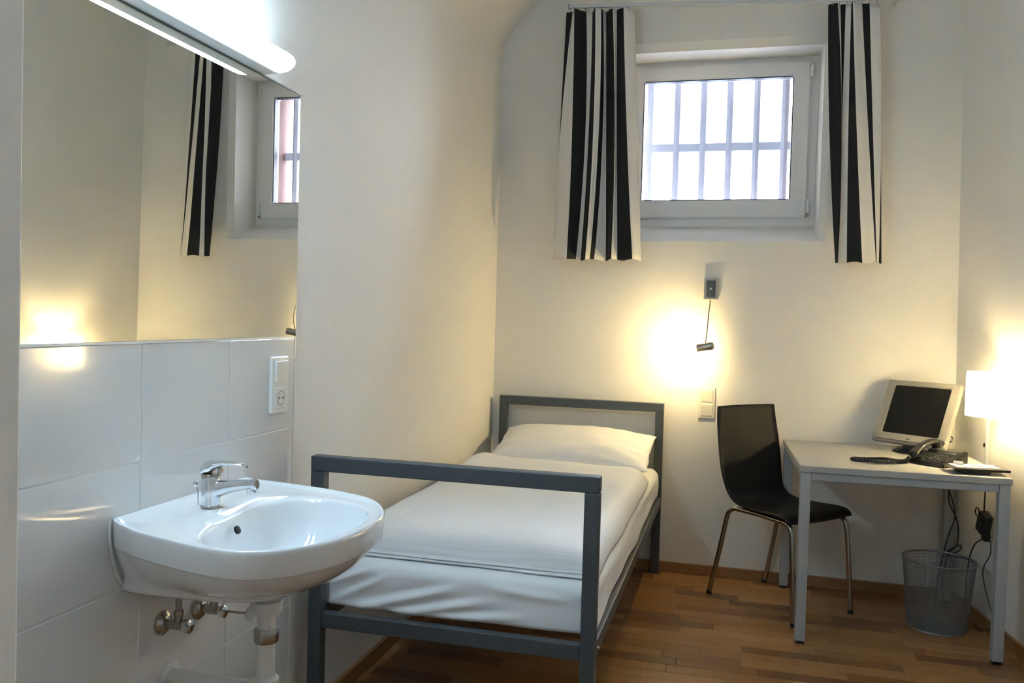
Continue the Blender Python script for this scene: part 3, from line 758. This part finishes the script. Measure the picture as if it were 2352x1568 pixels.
for xx, zz in ((0.16, 0.436), (0.40, 0.436)):
    tube('cross_tube', [(xx, -0.172, zz), (xx, 0, zz), (xx, 0.172, zz)], 0.009, M['chrome_dull'], ch, 12)

# ------------------------------------------------------------------ monitor
MY, MT, MW, MH = -0.66, 0.470, 0.341, 0.312
mo = thing('computer_monitor', 'silver flat computer monitor tilted back on the desk', 'monitor', (2.042, -0.300, 0.7345), MY)
R = RX(-MT)     # tilt the screen backwards
def mpt(x, y, z): return R @ Vector((x, y, z)) + Vector((0, 0, 0.0475))
def mbox(n, lo, hi, m, par, bev=0.0):
    o = box(n, lo, hi, m, par, bev=bev)
    for v in o.data.vertices: v.co = mpt(*v.co)
    return o
fb_ = frame('bezel', -MW/2, MW/2, 0, MH, (0.040, 0.040, 0.045, 0.026), 0.0, 0.030, M['silver'], mo, 0.004)
for v in fb_.data.vertices: v.co = mpt(*v.co)
mbox('back_shell', (-MW/2+0.004, 0.016, 0.004), (MW/2-0.004, 0.036, MH-0.004), M['silver'], mo, 0.004)
loft('back_bulge', [[mpt(sx*s, y, MH/2+sz*s*0.93) for sx, sz in ((-.14, -.13), (.14, -.13), (.14, .12), (-.14, .12))] for y, s in ((0.034, 1.0), (0.05, 0.92), (0.062, 0.7))], M['dark'], mo, ang=30)
mbox('screen', (-MW/2+0.038, 0.005, 0.043), (MW/2-0.038, 0.017, MH-0.024), M['screen'], mo)
mbox('lower_lip', (-MW/2+0.02, -0.0035, 0.008), (MW/2-0.006, 0.001, 0.0105), M['logo'], mo)
lathe('logo', [(0.0001, 0.0), (0.0085, 0.0), (0.0085, 0.0008), (0.0001, 0.001)], M['logo'], mo, 20, mpt(0.0, -0.0003, 0.022), R @ RX(math.radians(90)) @ Matrix.Diagonal((1, 0.42, 1)))
loft('neck', [[Vector((sx, y0+sy, z)) for sx, sy in ((-.035, -.018), (.035, -.018), (.035, .018), (-.035, .018))] for y0, z in ((0.050, 0.012), (0.065, 0.06), (0.095, 0.115))], M['dark'], mo, ang=30)
loft('stand_foot', [[Vector((0.088*s*math.cos(t), 0.062+0.072*s*math.sin(t), z)) for t in [2*math.pi*k/32 for k in range(32)]] for z, s in ((0.0, 1.0), (0.008, 1.0), (0.016, 0.8), (0.018, 0.5))], M['dark'], mo)
tube('side_cable', [mpt(MW/2-0.03, 0.040, 0.09), mpt(MW/2-0.004, 0.052, 0.075), mpt(MW/2-0.001, 0.05, 0.055), mpt(MW/2-0.03, 0.05, 0.045)], 0.003, M['black'], mo, 8)

# ------------------------------------------------------------------ telephone
PA = math.atan2(-0.68, 0.73)
ph = thing('desk_telephone', 'black corded desk telephone beside the monitor', 'telephone', (2.004, -0.563, 0.7345), PA)
PWD, PDP = 0.158, 0.178
def wedge(n, x0, x1, y0, y1, z0f, z0b, hf, hb, m, par, bev=0.003):
    bm = bmesh.new()
    P = [(x0, y0, z0f), (x1, y0, z0f), (x1, y1, z0b), (x0, y1, z0b), (x0, y0, hf), (x1, y0, hf), (x1, y1, hb), (x0, y1, hb)]
    V = [bm.verts.new(p) for p in P]
    for f in ((3, 2, 1, 0), (4, 5, 6, 7), (0, 1, 5, 4), (1, 2, 6, 5), (2, 3, 7, 6), (3, 0, 4, 7)): bm.faces.new([V[i] for i in f])
    bmesh.ops.recalc_face_normals(bm, faces=bm.faces)
    if bev: bmesh.ops.bevel(bm, geom=list(bm.edges), offset=bev, segments=2, affect='EDGES')
    return from_bm(n, bm, m, par)
wedge('base', 0, PWD, 0, PDP, 0.0, 0.0, 0.018, 0.050, M['dark'], ph, 0.004)
wedge('side_wing', PWD-0.022, PWD, 0.012, PDP, 0.016, 0.045, 0.0245, 0.058, M['dark'], ph, 0.004)
slope = (0.050-0.018)/PDP
def pz(y): return 0.018+slope*y
sa = math.atan(slope)
for r_ in range(4):
    for c in range(3):
        x = 0.064+c*0.0215; y = 0.030+r_*0.0175
        box('key', (x, y, pz(y+0.006)-0.001), (x+0.014, y+0.0105, pz(y+0.006)+0.0035), M['key'], ph, bev=0.0012, seg=1, rot=RX(sa))
for c in range(4):
    x = 0.060+c*0.0185
    box('function_key', (x, 0.108, pz(.112)-0.001), (x+0.012, 0.115, pz(.112)+0.003), M['key'], ph, bev=0.001, seg=1, rot=RX(sa))
box('display', (0.062, 0.126, pz(.14)-0.001), (0.128, 0.152, pz(.14)+0.002), M['lcd'], ph, bev=0.001, seg=1, rot=RX(sa))
for yy in (0.024, 0.140):
    wedge('cradle', 0.006, 0.048, yy-0.010, yy+0.018, pz(yy)-0.01, pz(yy)-0.01, pz(yy)+0.010, pz(yy)+0.012, M['dark'], ph, 0.003)
# handset: arched grip between ear and mouth pieces
hs = spline([(0.027, -0.012, 0.040), (0.027, 0.010, 0.053), (0.027, 0.045, 0.072), (0.027, 0.090, 0.083), (0.027, 0.135, 0.088), (0.027, 0.168, 0.084), (0.027, 0.186, 0.077)], 5)
loft('handset', [[Vector((p.x+wd*math.cos(t)*abs(math.cos(t))**-0.4 if abs(math.cos(t)) > 1e-6 else p.x, p.y, p.z+h*math.sin(t))) for t in [2*math.pi*(k+0.5)/20 for k in range(20)]] for p, wd, h in
     [(p, 0.0225-0.004*math.sin(math.pi*i/(len(hs)-1)), (0.013-0.004*math.sin(math.pi*i/(len(hs)-1)))*(0.55 if i in (0, len(hs)-1) else 1)) for i, p in enumerate(hs)]], M['dark'], ph)
for yy, zz in ((0.006, 0.030), (0.160, 0.060)):
    lathe('ear_piece', [(0.019, 0.0), (0.021, 0.004), (0.020, 0.024)], M['dark'], ph, 20, (0.027, yy, zz), RX(sa))
# coiled cord: lies on the desk in a loop, then rises to the mouthpiece
cw = [(2.002, -0.596, 0.762), (1.985, -0.602, 0.748), (1.955, -0.590, 0.7435), (1.920, -0.560, 0.7435), (1.880, -0.575, 0.7435), (1.830, -0.600, 0.7435), (1.785, -0.606, 0.7435), (1.774, -0.628, 0.7435), (1.800, -0.652, 0.7435), (1.850, -0.660, 0.7435), (1.900, -0.648, 0.7435), (1.950, -0.628, 0.7435), (1.995, -0.596, 0.7445)]
cp = spline(cw, 26)
inv = (Matrix.Translation((2.004, -0.563, 0.7345)) @ Matrix.Rotation(PA, 4, 'Z')).inverted()
coil = []
for i in range(len(cp)-1):
    t = (cp[i+1]-cp[i]).normalized(); n = t.cross(Vector((0, 0, 1))).normalized(); b = t.cross(n)
    for k in range(3):
        a = (i*3+k)*0.86; c = cp[i]+(cp[i+1]-cp[i])*(k/3)
        coil.append(inv @ (c+(n*math.cos(a)+b*math.sin(a))*0.0062))
tube('coiled_cord', coil, 0.0021, M['black'], ph, 6)

# ------------------------------------------------------------------ table lamp
la = thing('table_lamp', 'small table lamp with a white drum shade lit on the desk', 'lamp', (2.297, -0.580, 0.7345))
lathe('lamp_base', [(0.045, 0.0), (0.046, 0.003), (0.044, 0.008), (0.012, 0.011), (0.0085, 0.014)], M['stem'], la, 40)
lathe('stem', [(0.0072, 0.010), (0.0062, 0.05), (0.0062, 0.15), (0.0085, 0.195), (0.0095, 0.205)], M['stem'], la, 24)
lathe('socket', [(0.0165, 0.204), (0.0175, 0.208), (0.0165, 0.222), (0.013, 0.262)], M['white_plastic'], la, 24)
lathe('bulb', [(0.010, 0.262), (0.0145, 0.268), (0.0150, 0.280), (0.0150, 0.335), (0.0125, 0.345), (0.006, 0.350), (0.0006, 0.351)], M['tablebulb'], la, 24)
shd = lathe('shade', [(0.084, 0.2165), (0.0835, 0.399)], M['shade'], la, 56)
bm = bmesh.new(); bm.from_mesh(shd.data)
bmesh.ops.delete(bm, geom=[f for f in bm.faces if len(f.verts) > 8], context='FACES_ONLY'); bm.to_mesh(shd.data); bm.free()
solidify(shd, 0.0012)
for z in (0.222, 0.394):
    for k in range(3 if z > 0.3 else 0):
        a = 2*math.pi*k/3+0.4
        tube('spider_arm', [(0.020*math.cos(a), 0.020*math.sin(a), 0.262), (0.05*math.cos(a), 0.05*math.sin(a), 0.33), (0.083*math.cos(a), 0.083*math.sin(a), z)], 0.0013, M['stem'], la, 6)
a = math.radians(-80)
box('shade_seam', (-0.004, -0.0858, 0.218), (0.004, -0.0845, 0.397), M['seam'], la)
box('cord_switch', (-0.014, -0.011, 0.088), (-0.007, -0.004, 0.105), M['black'], la, bev=0.002)

# ------------------------------------------------------------------ tray with papers
ty = thing('desk_tray', 'flat black tray with printed papers on it at the desk edge', 'tray', (2.222, -0.738, 0.7345), math.radians(8))
wedge('foot_block', -0.062, 0.045, -0.030, 0.060, 0.0, 0.0, 0.014, 0.014, M['black'], ty, 0.002)
loft('tray_plate', [[Vector((sx, sy, z)) for sx, sy in ((x0, -0.045), (0.112, -0.045), (0.112, 0.075), (x0, 0.075))] for z, x0 in ((0.0138, -0.072), (0.0165, -0.092), (0.0235, -0.102))], M['black'], ty, ang=10)
pp = thing('leaflet', 'white printed leaflet lying on the black tray', 'leaflet', (2.226, -0.726, 0.7582), math.radians(10))
box('sheet', (-0.085, -0.030, 0.0), (0.085, 0.060, 0.002), M['paper'], pp)
for x0, x1, y0, y1 in ((-0.02, 0.03, 0.005, 0.020), (0.04, 0.07, -0.010, 0.004), (-0.07, -0.04, -0.015, 0.0)):
    box('print_block', (x0, y0, 0.0019), (x1, y1, 0.0023), M['print_brown'], pp)
cd = thing('folded_card', 'small folded card standing on the tray beside the telephone', 'card', (2.170, -0.690, 0.7605), math.radians(-20))
wedge('card_front', -0.018, 0.018, -0.012, -0.0105, 0.0, 0.0, 0.014, 0.014, M['paper'], cd, 0)
wedge('card_back', -0.018, 0.018, -0.0105, 0.006, 0.0, 0.0, 0.0137, 0.001, M['print_brown'], cd, 0)

# ------------------------------------------------------------------ waste basket
wb = thing('waste_basket', 'round grey wire mesh waste basket under the desk', 'waste basket', (2.170, -0.430, 0.0))
n, k = 110, 46
gv = [Vector(((0.118+0.028*j/k)*math.cos(2*math.pi*i/n), (0.118+0.028*j/k)*math.sin(2*math.pi*i/n), 0.008+0.290*j/k)) for j in range(k+1) for i in range(n)]
gf = [(j*n+i, j*n+(i+1) % n, (j+1)*n+(i+1) % n, (j+1)*n+i) for j in range(k) for i in range(n)]
mesh_o = raw('mesh_wall', gv, gf, M['wire'], wb)
wm = mesh_o.modifiers.new('wires', 'WIREFRAME'); wm.thickness = 0.0017; wm.use_boundary = True
tube('rim', [(0.1465*math.cos(2*math.pi*i/48), 0.1465*math.sin(2*math.pi*i/48), 0.300) for i in range(49)], 0.0045, M['wire'], wb, 8)
lathe('bottom', [(0.119, 0.0), (0.120, 0.004), (0.117, 0.009), (0.001, 0.009)], M['wire'], wb, 48)

# ------------------------------------------------------------------ cables
def cable(pts, label, r=0.003, mm='black'):
    return tag(tube('power_cable', spline(pts, 8), r, M[mm], None, 8), label, 'cable')
cable([(2.228, -0.100, 0.705), (2.245, -0.095, 0.620), (2.290, -0.090, 0.500), (2.305, -0.085, 0.420), (2.285, -0.080, 0.340), (2.270, -0.080, 0.270), (2.240, -0.10, 0.12), (2.23, -0.12, 0.004)], 'black cable hanging from the monitor side of the desk to the floor')
cable([(2.268, -0.125, 0.672), (2.268, -0.125, 0.620), (2.270, -0.118, 0.500), (2.315, -0.100, 0.400), (2.318, -0.095, 0.300), (2.290, -0.10, 0.262), (2.275, -0.105, 0.245), (2.255, -0.13, 0.10), (2.26, -0.15, 0.004)], 'black cable with a kink hanging beside the rear desk leg')
cable([(2.270, -0.115, 0.262), (2.300, -0.115, 0.284), (2.325, -0.130, 0.300), (2.318, -0.135, 0.275), (2.270, -0.130, 0.246), (2.320, -0.210, 0.262), (2.338, -0.300, 0.270)], 'tangled black cable lying across the wires behind the waste basket')
ad = thing('power_adapter', 'black plug-in power adapter on the side wall under the desk', 'power adapter', (2.366, -0.430, 0.400))
rw = math.atan2(0.15, 1.0)
for nm, lo, hi in (('body', (-0.046, -0.030, 0.03), (-0.004, 0.030, 0.120)), ('plug', (-0.030, -0.018, 0.0), (-0.002, 0.018, 0.034))):
    box(nm, lo, hi, M['black'], ad, bev=0.005, rot=RZ(rw) @ RX(math.radians(18)))
tube('cable_loop', spline([(-0.03, 0.03, 0.10), (-0.035, 0.075, 0.125), (-0.035, 0.105, 0.105), (-0.035, 0.080, 0.088), (-0.03, 0.035, 0.100)], 8), 0.003, M['black'], ad, 8)
cable([(2.336, -0.440, 0.706), (2.337, -0.440, 0.640), (2.338, -0.432, 0.560), (2.340, -0.425, 0.512)], 'black lamp cable running from the desk top into the power adapter')
cable([(2.345, -0.415, 0.404), (2.332, -0.340, 0.360), (2.325, -0.290, 0.290), (2.322, -0.275, 0.220), (2.325, -0.250, 0.12), (2.33, -0.240, 0.004)], 'black cable falling from the power adapter behind the waste basket')
cable([(2.352, -0.490, 0.415), (2.353, -0.495, 0.360), (2.347, -0.420, 0.270), (2.352, -0.440, 0.200), (2.366, -0.500, 0.110), (2.370, -0.520, 0.060), (2.35, -0.44, 0.010), (2.335, -0.36, 0.004)], 'thin black cable curving along the side wall down to the floor', 0.0024)
